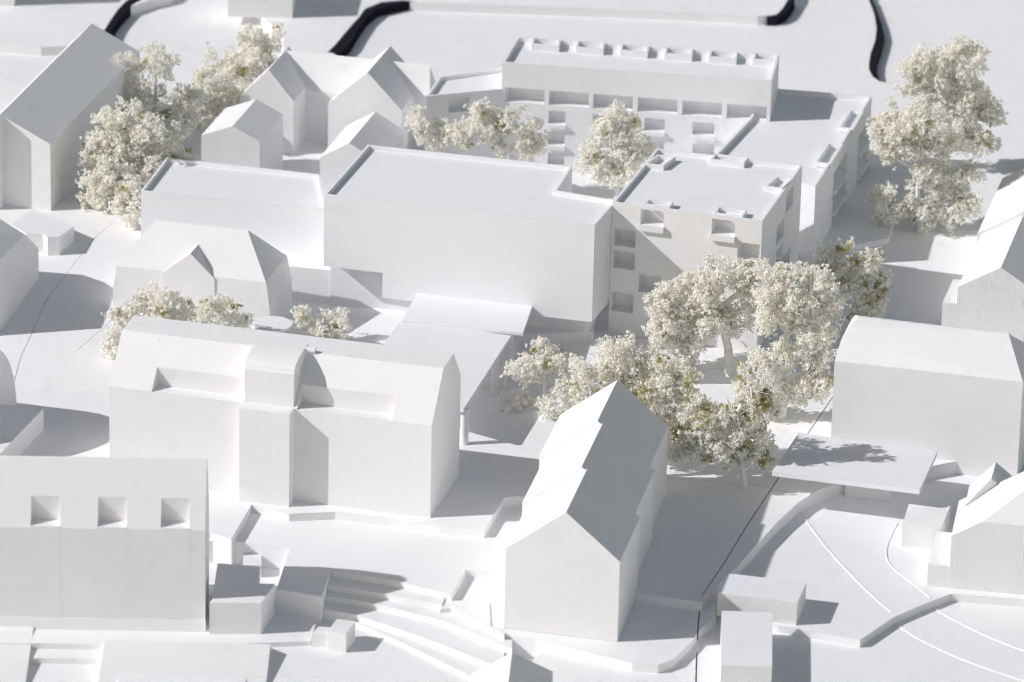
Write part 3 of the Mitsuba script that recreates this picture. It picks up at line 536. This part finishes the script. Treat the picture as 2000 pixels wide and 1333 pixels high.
building('small_gable_house', gable_mesh('house_b', z0=UP)[-1])
label('small_gable_house', 'small white gabled house left of the twin-gabled house, behind the low hall', 'house')
building('small_gable_house_001', gable_mesh('house_d', z0=UP)[-1])
label('small_gable_house_001', 'small white gabled house half hidden behind the hall, below a gable of the twin-gabled house', 'house')

# twin-gabled house
f1, w1_, a1, e1, t1, d1, g1 = gable_mesh('house_c1', z0=UP, depth=D['house_c1'][3][0] + 0.01)
f2, w2_, a2, e2, t2, d2, g2 = gable_mesh('house_c2', z0=UP, depth=D['house_c2'][3][0] + 0.04)
e0, r0, r1 = D['house_c_main']
ye = f1.inv(e0)[1] + 0.012
xr, yr, zr_ = f1.inv(r1)
yl = f1.inv(r0)[1]
x_l = a1 - 0.012
ze = e0[2] - 0.0035
main = f1.hull([(x_l, ye, UP), (xr + 0.004, ye, UP), (x_l, 2 * yl - ye, UP), (xr + 0.004, 2 * yl - ye, UP), (x_l, ye, ze), (xr + 0.004, ye, ze), (x_l, 2 * yl - ye, ze), (xr + 0.004, 2 * yl - ye, ze),
                (x_l, yl, r0[2]), (xr, yl, (r0[2] + zr_) / 2)])
building('twin_gabled_house', union(main, g1, g2))
label('twin_gabled_house', 'white house with two gabled front wings under one long ridge, upper left', 'house')

# big gabled house at the upper left corner, its left half standing forward
La, Ra, Aa, (da, aa, zb) = D['house_a']
fa = Frame(Ra, math.degrees(aa) - 90)
ax = fa.inv(Aa)[0]
xs = fa.inv(D['house_a_bits'][1])[0]
ez = Ra[2]
xw, zw = ax - 0.0125, Aa[2] - 0.0125
wide = fa.hull([(x, y, z) for y in (0, da) for x, z in ((0, UF), (xw, UF), (0, ez), (xw, zw), (ax, Aa[2]))])
k = (Aa[2] - ez) / (-ax)
front = fa.hull([(x, y, z) for y in (-0.0105, 0.01) for x, z in ((xs, UF), (xw, UF), (xw, zw), (ax, Aa[2]), (xs, Aa[2] + (ax - xs) * k))])
building('tall_gable_house', union(wide, front))
label('tall_gable_house', 'tall white gabled house at the upper left edge with a long grey-shaded roof', 'house')

# house at the left edge with a clipped rear gable
wl = D['house_f_wall']
ff = Frame(wl[3], D['azF'])
pts = [ff.inv(q) for q in wl]
zf = pts[3][2] - 0.012
t0, t1_, t2_ = pts[0], pts[1], pts[2]
tf_ = t0[0] - 0.008
prof = [(tf_, 0, zf), (tf_, 0, t0[2]), (t1_[0], 0, t1_[2]), (t2_[0], 0, t2_[2]), (t2_[0], 0, zf)]
back = [(tf_, 0.10, zf), (t2_[0], 0.10, zf), (tf_, 0.034, t0[2] + 0.021), (t1_[0] - 0.002, 0.034, t0[2] + 0.021), (tf_, 0.10, t0[2] - 0.01), (t1_[0], 0.10, t0[2] - 0.01)]
building('clipped_gable_house', ff.hull(prof + back))
label('clipped_gable_house', 'white house cut off by the left edge, grey roof slope above a pale side wall', 'house')

# the little flat garages
g = D['garage']
zt = g[3][2]
A2, B2, C2 = (np.array(g[i][:2]) for i in (0, 1, 2))
E2, F2, G2, H2, I2, J2 = (np.array(q[:2]) for q in g[4:10])
building('flat_garage', union(prism([F2 * 0 + B2, C2, np.array(G2), np.array(E2)], 0.015, zt), prism([I2, J2, A2 * 0 + E2, G2, H2], 0.015, zt - 0.0001)), roof='white_board')
label('flat_garage', 'small white flat box building with a set-back corner by the left street', 'garage')

# ------------------------------------------------------------------ the long house with the stair tower
s = D['slab']
sf = Frame(s[0], D['azG'])
ys = [sf.inv(q)[1:] for q in s[1:6]]
length = -sf.inv(s[6])[0]
zf_ = -0.0061
yb_ = ys[3][0]
prof = [(0, zf_), (0, ys[0][1]), (ys[1][0], ys[1][1] - 0.0004), (ys[2][0], ys[2][1]), (yb_, ys[3][1]), (yb_, zf_)]
body = sf.profile(prof, -length, 0.0)
ez = ys[0][1]
nts = D['slab_notch']
tools = []
for a, b, lo, hi in nts:
    tools.append(('loggia', sf.box(a - length, b - length, -0.01, 0.0128, ez - 0.0004, ez + 0.04)))
ra, rb, rt, rl = D['risalit']
xa, xb = sf.inv(ra)[0], sf.inv(rb)[0]
yr = sf.inv(rb)[1]
lower = sf.box(xa, xb, yr, 0.005, zf_, ez + 0.0004)
tw = D['tower']
xt0, xt1 = sf.inv(tw[0])[0], sf.inv(tw[1])[0]
zt0 = (tw[2][2] + tw[3][2]) / 2
arc = [(0.0006, ez - 0.002), (0.0006, zt0 - 0.0012)]
for i in range(13):
    a = math.radians(90 * i / 12)
    arc.append((0.0016 + 0.0270 * (1 - math.cos(a)), zt0 + 0.0085 * math.sin(a)))
arc += [(0.036, zt0 + 0.0085), (0.036, ez - 0.002)]
tower = sf.profile(arc, xt0, xt1)
body = cut(body, *[t for _, t in tools])
long = 'long_tower_house'
building(long, body, pockets=tools)
add(f'{long}__stair_tower', lower, 'white_foam')
add(f'{long}__stair_tower', tower, 'white_foam', 25)
q = sf(xt1 + 0.003, 0.030, zt0 + 0.0088)
add(f'{long}__chimney', trimesh.creation.cylinder(0.0021, 0.008, sections=20, transform=trimesh.geometry.align_vectors([0, 0, 1], sf.u)).apply_translation(q - np.array([0, 0, 0.0022])), 'white_foam', 30)
label(long, 'long white house with a barrel-topped stair tower and two long roof cut-outs', 'house')

# the hipped mansard house behind it
br, bl, bk_, r1, r0, ap, dl, dr_ = D['mansard']
me = Frame(br, -13.0)
wl_ = me.inv(bl)[0]
dep = me.inv(bk_)[1]
zb = 0.0532
zr2 = (r1[2] + r0[2]) / 2
yr2 = me.inv(r1)[1]
o = 0.0030
pts = [(x, y, zb) for x in (0, wl_) for y in (0, dep)] + [(x, y, zb - 0.020) for x in (o, wl_ - o) for y in (-0.0005, dep + o)] + [(x, y, -0.002) for x in (o + 0.001, wl_ - o - 0.001) for y in (-0.0005, dep + o)]
pts += [(me.inv(r1)[0], yr2, zr2), (me.inv(r0)[0], yr2, zr2)]
man_body = me.hull(pts)
xl_, xr_, xa_ = me.inv(dl)[0], me.inv(dr_)[0], me.inv(ap)[0]
ed = (dl[2] + dr_[2]) / 2
dorm = me.hull([(x, y, z) for y in (-0.0012, 0.030) for x, z in ((xl_, 0.0), (xr_, 0.0), (xl_, ed), (xr_, ed), (xa_, ap[2]))])
building('hipped_house', man_body, thr=0.25)
dc = cut(dorm, man_body)
building('hipped_house__dormer', dc) if False else add('hipped_house__dormer', dc, 'white_foam')
label('hipped_house', 'white hipped house with one gabled front dormer, in front of the low hall', 'house')

# ------------------------------------------------------------------ lower left: the row house with three roof loggias
h0, hR, hL = D['row_house']
hf2 = Frame(hR, 1.0)
ezh = hR[2]
rid, mid_ = D['row_house_ridge']
zr3 = rid[2]
xL = hf2.inv(hL)[0] - 0.12
sec = [(0, -0.0570), (0, ezh), (0.012, ezh + 0.0195), (0.0265, zr3 - 0.0002), (0.030, zr3), (0.036, zr3 - 0.003), (0.049, ezh + 0.016), (0.058, ezh - 0.004), (0.060, -0.0570)]
body = hf2.profile(sec, xL, 0.0)
x0 = hf2.inv(hL)[0]
tools, bays = [], []
for a, b, lo, hi in D['row_dormers']:
    tools.append(('loggia', hf2.box(x0 + a, x0 + b, -0.02, 0.0115, ezh + 0.0012, ezh + 0.025)))
    bays.append(hf2.box(x0 + a, x0 + b, -0.00020, 0.004, ezh - 0.0663, ezh + 0.0012))
body = cut(body, *[t for _, t in tools])
row = 'row_house'
building(row, body, pockets=tools)
add(f'{row}__plinth', hf2.profile([(0.001, ezh - 0.0663), (-0.0004, ezh - 0.0665), (-0.0050, ezh - 0.0825), (-0.0052, -0.0570), (0.001, -0.0570)], xL, 0.0004), 'white_foam')
for b in bays:
    add(f'{row}__bay', b, 'white_foam')
label(row, 'long white row house at the lower left with three square loggias in its roof', 'house')

k = D['annex']
kz = k[0][2]
building('flat_annex', union(prism([k[0], k[1], k[2], (k[0][0] + k[2][0] - k[1][0], k[2][1])], -0.0570, kz), prism([(k[4][0], k[0][1]), (k[3][0], k[2][1] - 0.003), k[3], k[4]], -0.0570, kz - 0.0001)))
label('flat_annex', 'low white flat box annex in shadow right of the row house', 'annex')
l = D['annex_ledge']
add('low_ledge', prism([l[0], l[1], l[2], (l[0][0] + l[2][0] - l[1][0], l[0][1] + l[2][1] - l[1][1])], -0.0570, -0.0135), 'white_foam')
label('low_ledge', 'small white block catching sunlight behind the shaded flat annex', 'block')

hk = D['hut']
hz = hk[0][2]
a, b, c = (np.array(q[:2]) for q in hk)
building('stair_hut', prism([a, b, c, a + c - b], -0.0570, hz))
label('stair_hut', 'tiny white box hut at the foot of the fanned steps', 'hut')
a, b, c = (np.array(q[:2]) for q in D['hut_low'])
building('stair_hut_001', prism([a, b, b + (c - b), a + (c - b)], -0.0570, D['hut_low'][0][2]))
label('stair_hut_001', 'tiny lower white block left of the hut at the fanned steps', 'block')

# houses cut by the lower edge
a, b, c = D['front_house_i']
fi = Frame(a, 1.0)
building('edge_house', fi.hull([(x, y, z) for x in (-0.2, 0) for y, z in ((0, a[2]), (0.016, a[2] - 0.0085), (0.016, BOT + 0.0001), (-0.100, a[2] - 0.010), (-0.100, BOT + 0.0001))]))
label('edge_house', 'white house roof in the bottom left corner with a grey gable sliver', 'house')
a, b, c = D['front_house_j']
fj = Frame(b, -0.5)
wj = fj.inv(a)[0]
building('edge_house_001', fj.hull([(x, y, z) for x in (wj - 0.001, 0) for y, z in ((0, b[2]), (0.012, b[2] - 0.0085), (0.012, BOT + 0.0001), (-0.10, b[2] - 0.012), (-0.10, BOT + 0.0001))]))
label('edge_house_001', 'broad pale house roof at the bottom edge, below the row house', 'house')
a, b, c, d_ = D['front_gable']
zrd = a[2]
building('edge_gable_house', hull([(a[0], a[1], zrd), (b[0] - 0.003, b[1] - 0.09, zrd), (c[0], c[1], c[2]), (c[0] - 0.003, c[1] - 0.09, c[2]), (d_[0], d_[1], d_[2]), (d_[0] - 0.003, d_[1] - 0.09, d_[2]),
                                   (c[0], c[1], BOT), (c[0] - 0.003, c[1] - 0.09, BOT), (d_[0], d_[1], BOT), (d_[0] - 0.003, d_[1] - 0.09, BOT)]))
label('edge_gable_house', 'white gabled roof tip at the bottom edge, below the stepped gabled house', 'house')

# boxes at the lower right
o_ = D['box_o']
building('flat_box_house', prism(o_, -0.012, 0.005), roof='white_board')
label('flat_box_house', 'low oblong white box house on the road terrace, its shadow to the right', 'box house')
q = D['box_p']
pf = Frame(q[0], math.degrees(math.atan2(q[1][1] - q[0][1], q[1][0] - q[0][0])))
building('tall_box_house', hull([(x, y, z) for x, y, _ in q for z in (BOT, q[0][2])]), roof='white_board')
label('tall_box_house', 'upright white box house at the bottom edge, flat square roof', 'box house')

# ------------------------------------------------------------------ right side
eL, eR, rl, rr, c1, c2 = D['right_house']
qf = Frame(eL, D['azQ'])
wq = qf.inv(eR)[0]
zq = -0.012
ze = (eL[2] + eR[2]) / 2
zr4 = (rl[2] + rr[2]) / 2
yq = 0.033
pts = [(x, y, z) for x in (0, wq) for y in (0, 0.066) for z in (zq, ze)]
pts += [(qf.inv(rl)[0], yq, zr4), (qf.inv(rr)[0], yq, zr4), (0.0022, 0.012, ze + 0.0125), (0.0022, 0.054, ze + 0.0125), (0.0062, 0.022, zr4 - 0.0030), (0.0062, 0.044, zr4 - 0.0030)]
building('broad_house', qf.hull(pts), thr=0.2)
label('broad_house', 'broad white house at the right edge with steep pale roof and blank grey front', 'house')

canopy('flat_pavilion', D['canopy_r'], 0.0036)
cr = D['canopy_r_core']
fc = Frame(cr[0], -13.0)
wc = fc.inv(cr[1])[0]
add('flat_pavilion__wall', fc.box(0.0, wc, 0.0, 0.030, -0.0119, 0.0163), 'white_foam')
label('flat_pavilion', 'white flat-roofed pavilion with overhanging roof plate, a tree shadow on its corner', 'pavilion')

S = D['texture_house']
sfm = Frame(S[1], -13.0)
sp = [sfm.inv(q) for q in S]
bk2 = sfm.inv(D['texture_house_back'][0])[1]
zs = 0.0
xm = sp[3][0]
xR = 2 * xm - sp[2][0]
d_s = 0.118
mainS = sfm.hull([(x, y, z) for y in (0, d_s) for x, z in ((sp[2][0], zs), (xR, zs), (sp[2][0], sp[2][2]), (xR, sp[2][2]), (xm, sp[3][2]))])
rearS = sfm.hull([(x, y, z) for y in (d_s - 0.001, d_s + 0.13) for x, z in ((sp[2][0] - 0.003, zs), (xR + 0.004, zs), (sp[2][0] - 0.003, sp[2][2] + 0.001), (xR + 0.004, sp[2][2]), (xm, sp[3][2] + 0.0035))])
lean = sfm.hull([(x, y, z) for y in (0, 0.052) for x, z in ((sp[0][0], zs), (sp[1][0] + 0.001, zs), (sp[0][0], sp[0][2]), (sp[1][0] + 0.001, sp[0][2] + 0.0006))])
building('milled_gable_house', union(mainS, rearS), wall='ridged_foam')
add('milled_gable_house__side_annex', lean, 'ridged_foam')
label('milled_gable_house', 'white gabled house with fine lines down its front, above the broad house', 'house')

p0, tl, tm, tr = D['ridged_house']
tf = Frame(p0, -9.0)
a, b, c = tf.inv(tl), tf.inv(tm), tf.inv(tr)
slope = (b[2] - a[2]) / (b[0] - a[0])
xr5 = b[0] + 0.028
zr5 = a[2] + slope * (xr5 - a[0])
wT = 2 * xr5 - a[0]
pts = [(x, y, z) for x in (a[0], wT) for y in (0, 0.062) for z in (BOT, a[2])] + [(b[0], 0, b[2]), (2 * xr5 - b[0], 0, b[2]), (xr5, 0.026, zr5), (xr5, 0.062, zr5)]
bodyT = tf.hull(pts)
building('ridged_hip_house', bodyT, wall='ridged_foam')
rg = [np.array(q) for q in D['rear_gable']]
mir = [2 * rg[1] - rg[2], 2 * rg[0] - rg[3]]
for q in mir:
    q[2] = 0.031
lowp = [np.array([q[0], q[1], -0.012]) for q in (rg[2], rg[3], mir[0], mir[1])]
gb = hull(rg + mir + lowp)
building('ridged_hip_house__rear_gable', cut(gb, bodyT)) if False else add('ridged_hip_house__rear_gable', cut(gb, bodyT), 'white_foam')
label('ridged_hip_house', 'white half-hipped house in the lower right corner with vertical grooves on its front', 'house')
t = D['annex_t']
ft = Frame(t[0], -9.0)
wt = ft.inv(t[1])[0]
building('house_annex', ft.box(0, wt - 0.0005, 0, 0.058, -0.0125, D['annex_t_top'][0][2]))
label('house_annex', 'narrow white lean-to block against the left side of the grooved half-hipped house', 'annex')
u = D['annex_u']
building('house_annex_001', prism([u[0], u[1], u[3], u[2]], -0.012, u[0][2]))
label('house_annex_001', 'small white cube annex by the road, behind left of the grooved half-hipped house', 'annex')

# at the left edge: a low wall block and the barrel-roofed house whose shadow covers it
q = D['edge_block']
building('edge_block', hull([(x, y, z) for x, y, _ in q[:4] for z in (-0.01, q[4][2])]))
label('edge_block', 'low white block in shadow at the left edge, above the row house', 'block')
q = D['barrel_house']
fb = Frame(q[0], D['az_barrel'])
ring = [(0.062 * math.cos(math.radians(t)) - 0.062, 0.070 * math.sin(math.radians(t))) for t in range(0, 181, 9)]
m = trimesh.creation.extrude_polygon(Polygon([(a, c) for a, c in ring]), 0.12, engine='earcut')
v = m.vertices
m = trimesh.Trimesh(np.array([fb(a, c, b_ - 0.002) for a, b_, c in v]), m.faces)
m.fix_normals()
building('barrel_house', m)
label('barrel_house', 'rounded end of a white barrel-roofed house at the left edge, behind the low block', 'house')

# houses at the upper edge
a, b, c = (np.array(q) for q in D['far_house'])
f_ = Frame(a, -2.0)
building('far_house', f_.box(BOT, 0, 0, 0.05, UP + 0.008, UP + 0.05))
label('far_house', 'white block of a house cut by the top edge, its black shadow to the right', 'house')
a = np.array(D['far_house_b'][0])
f_ = Frame(a, -2.0)
building('far_house_001', f_.box(-0.07, 0, 0, 0.05, UP + 0.008, UP + 0.075))
label('far_house_001', 'foot of a white house in the top left corner beside a dark shadow', 'house')

# ------------------------------------------------------------------ model trees: sprayed sponge flock on twig armatures
def tube(pts, radii, n=7):
    pts = np.array(pts, float)
    rings = []
    for i, p in enumerate(pts):
        t = pts[min(i + 1, len(pts) - 1)] - pts[max(i - 1, 0)]
        t /= np.linalg.norm(t) + 1e-12
        a = np.cross(t, [0.31, 0.87, 0.38])
        a /= np.linalg.norm(a)
        b = np.cross(t, a)
        ang = np.arange(n) * 2 * np.pi / n
        rings.append(p + radii[i] * (np.cos(ang)[:, None] * a + np.sin(ang)[:, None] * b))
    v = np.vstack(rings + [pts[-1:]])
    f = []
    for i in range(len(pts) - 1):
        for j in range(n):
            q, w = i * n + j, i * n + (j + 1) % n
            f += [(q, w, w + n), (q, w + n, q + n)]
    top = len(v) - 1
    for j in range(n):
        f.append(((len(pts) - 1) * n + j, (len(pts) - 1) * n + (j + 1) % n, top))
    return trimesh.Trimesh(v, np.array(f), process=False)


def curve(a, b, r, sag=0.15, n=7):
    a, b = np.array(a), np.array(b)
    L_ = np.linalg.norm(b - a)
    mid = (a + b) / 2 + r.normal(0, sag * L_ * 0.5, 3) + np.array([0, 0, 0.06 * L_])
    t = np.linspace(0, 1, n)[:, None]
    return (1 - t) ** 2 * a + 2 * t * (1 - t) * mid + t ** 2 * b


GRAIN_V = np.array([[-1, 0, 0], [0, -0.75, 0.35], [1, 0, 0], [0, 0.75, 0.35]])
GRAIN_F = np.array([[0, 1, 2], [0, 2, 3]])


def grains(centres, size, r):
    """Small bent flakes at the centres."""
    n = len(centres)
    q = r.normal(size=(n, 4))
    q /= np.linalg.norm(q, axis=1, keepdims=True)
    w, x, y, z = q.T
    R = np.stack([np.stack([1 - 2 * (y * y + z * z), 2 * (x * y - z * w), 2 * (x * z + y * w)], -1), np.stack([2 * (x * y + z * w), 1 - 2 * (x * x + z * z), 2 * (y * z - x * w)], -1),
                  np.stack([2 * (x * z - y * w), 2 * (y * z + x * w), 1 - 2 * (x * x + y * y)], -1)], 1)
    shape = GRAIN_V[None] * r.uniform(0.55, 1.35, (n, 4, 1)) * size[:, None, None] * np.array([1, 1, 1.25])
    v = np.einsum('nij,nkj->nki', R, shape) + centres[:, None, :]
    f = GRAIN_F[None] + (np.arange(n) * 4)[:, None, None]
    return v.reshape(-1, 3), f.reshape(-1, 3)


def build_tree(key, base, blobs, seed, trunk_r, density=1.0, bare=0.05, ground_bush=False):
    r = np.random.default_rng(seed)
    base = np.array(base)
    cs = np.array([b[:3] for b in blobs])
    low, high = cs[:, 2].min(), cs[:, 2].max()
    cen = cs.mean(0)
    wood = []
    fork_z = base[2] + 0.55 * (low - base[2])
    fork_z = max(fork_z, base[2] + 0.006)
    fork = np.array([base[0] * 0.85 + cen[0] * 0.15, base[1] * 0.85 + cen[1] * 0.15, fork_z])
    tr = curve(base - [0, 0, 0.002], fork, r, 0.10)
    wood_t = [tube(tr, np.linspace(trunk_r * 1.15, trunk_r * 0.85, len(tr)), 12)]
    top = np.array([cen[0], cen[1], low + 0.75 * (high - low) + 0.004])
    lead = curve(fork, top, r, 0.12, 9)
    wood_t.append(tube(lead, np.linspace(trunk_r * 0.85, trunk_r * 0.28, len(lead)), 10))
    add(f'{key}__trunk', trimesh.util.concatenate(wood_t), 'tree_wood', True)
    limbs = []
    pts, cols = [], []
    for bi, (x, y, z, rx, rz) in enumerate(blobs):
        c = np.array([x, y, z])
        ry = 0.5 * (rx + rz) * r.uniform(0.8, 1.1)
        k = np.argmin(np.linalg.norm(lead - (c - [0, 0, 0.012]), axis=1) + 0.3 * np.abs(np.arange(len(lead)) - 3) * 0.004)
        lb = curve(lead[k], c, r, 0.22, 8)
        limbs.append(tube(lb, np.linspace(trunk_r * 0.7, trunk_r * 0.28, 8), 7))
        for _ in range(5):                                      # twigs
            dv = r.normal(size=3)
            dv /= np.linalg.norm(dv)
            e = c + dv * np.array([rx, ry, rz]) * 0.85
            tw = curve(lb[r.integers(3, 8)], e, r, 0.25, 6)
            limbs.append(tube(tw, np.linspace(trunk_r * 0.32, trunk_r * 0.11, 6), 5))
        # puffs of flock, open between them
        n_p = max(7, int(17 * density * (rx * rz) / (0.018 ** 2)))
        u = r.normal(size=(n_p, 3))
        u /= np.linalg.norm(u, axis=1, keepdims=True)
        rad = r.uniform(0.25, 1, n_p) ** 0.6 * np.where(r.uniform(size=n_p) < 0.16, 1.25, 0.95)
        for q, k_ in zip(c + u * rad[:, None] * np.array([rx, ry, rz]), r.uniform(0.7, 1.25, n_p)):
            pr = 0.0060 * k_
            n = int(27 * k_ ** 2)
            d = r.normal(size=(n, 3))
            d /= np.linalg.norm(d, axis=1, keepdims=True)
            lump = 0.70 + 1.9 * np.clip(meshkit.fbm(d * 2.1 + q * 400, 2, seed) - 0.38, 0, 1)
            pts.append(q + d * (pr * lump * r.uniform(0.45, 1.15, n))[:, None])
    add(f'{key}__branches', trimesh.util.concatenate(limbs), 'tree_wood', True)
    sprig = np.vstack(pts)
    m = 6
    off = r.normal(0, 1, (len(sprig), m, 3)) * 0.00075
    cen_g = (sprig[:, None, :] + off).reshape(-1, 3)
    size = r.uniform(0.0008, 0.0017, len(cen_g))
    v, f = grains(cen_g, size, r)
    # spray paint: ivory, uneven; in some lumps the sponge's own ochre was missed
    patch = meshkit.fbm(sprig * 95 + 3.1 * seed + 50, 2, 3)
    thr = np.quantile(patch, 1 - bare)
    miss = np.clip((patch - thr) / 0.03, 0, 1) * r.uniform(0.3, 1.0, len(sprig))
    ivory = np.array([0.957, 0.949, 0.91])
    warm = np.array([0.935, 0.915, 0.815])
    ochre = np.array([0.42, 0.37, 0.09])
    mixw = r.uniform(0, 1, len(sprig))[:, None] ** 2.5 * 0.7
    col = (ivory * (1 - mixw) + warm * mixw) * r.uniform(0.95, 1.02, (len(sprig), 1))
    col = col * (1 - miss[:, None]) + ochre * miss[:, None]
    col = np.clip(np.repeat(np.repeat(col, m, 0), 4, 0), 0, 0.96)
    scene[f'{key}__crown'] = mikit.ply((v, f), 'tree_flock', False, color=col)


TREE_TEXT = {
    'a': ('tall white model tree further back beside the roof of the tall gabled house', 0.0030, 0.04),
    'a2': ('dense tall white model tree standing behind the left end of the low hall', 0.0030, 0.04),
    'b': ('dense white model tree low beside the right wall of the tall gabled house', 0.0024, 0.03),
    'c': ('small white model tree at the left corner of the low hall', 0.0018, 0.03),
    'd': ('white model tree behind the left gable of the twin-gabled house', 0.0026, 0.04),
    'e': ('small white model tree right of the twin-gabled house, leftmost in the courtyard', 0.0018, 0.04),
    'f': ('spreading white model tree in the courtyard in front of the long bar', 0.0024, 0.04),
    'g': ('round white model tree in the courtyard notch behind the corner block', 0.0022, 0.04),
    'h': ('tall white model tree furthest back at the right, by the curved painted shadow strip', 0.0027, 0.035),
    'i': ('tall white model tree on the street right of the side wing, branches showing', 0.0028, 0.035),
    'j': ('white and ochre model tree between the corner block and the broad house', 0.0024, 0.22),
    'k': ('wide white model tree with a thick pale trunk in front of the corner block', 0.0038, 0.035),
    'k2': ('smaller white model tree at the left end of the grove below the corner block', 0.0022, 0.035),
    'l': ('large white model tree with forked white limbs at the left of the broad house', 0.0034, 0.035),
    'm': ('open white model tree with a bare forked stem beside the plaza canopy', 0.0020, 0.035),
    'n': ('white model tree behind the ridge of the stepped gabled house', 0.0024, 0.04),
    'o': ('mottled white and ochre model tree at the top right of the stepped gabled house', 0.0022, 0.18),
    'p': ('ochre flecked white model tree on a short trunk, right of the stepped gabled house', 0.0026, 0.20),
    'q': ('small bushy white model tree behind the left part of the long house, under the dormer', 0.0016, 0.08),
    'r': ('small bushy white model tree behind the long house, right of the dormer', 0.0016, 0.08),
    's': ('slim white model tree at the left end of the long house', 0.0014, 0.02),
    't': ('small white shrub-like model tree right of the round canopy', 0.0016, 0.14),
}
for i, (name, base, blobs) in enumerate(D['trees']):
    key = 'model_tree' if i == 0 else f'model_tree_{i:03d}'
    text, tr_, bare = TREE_TEXT[name]
    build_tree(key, base, blobs, 100 + i, tr_, bare=bare)
    label(key, text, 'tree', 'model trees standing between the white houses')
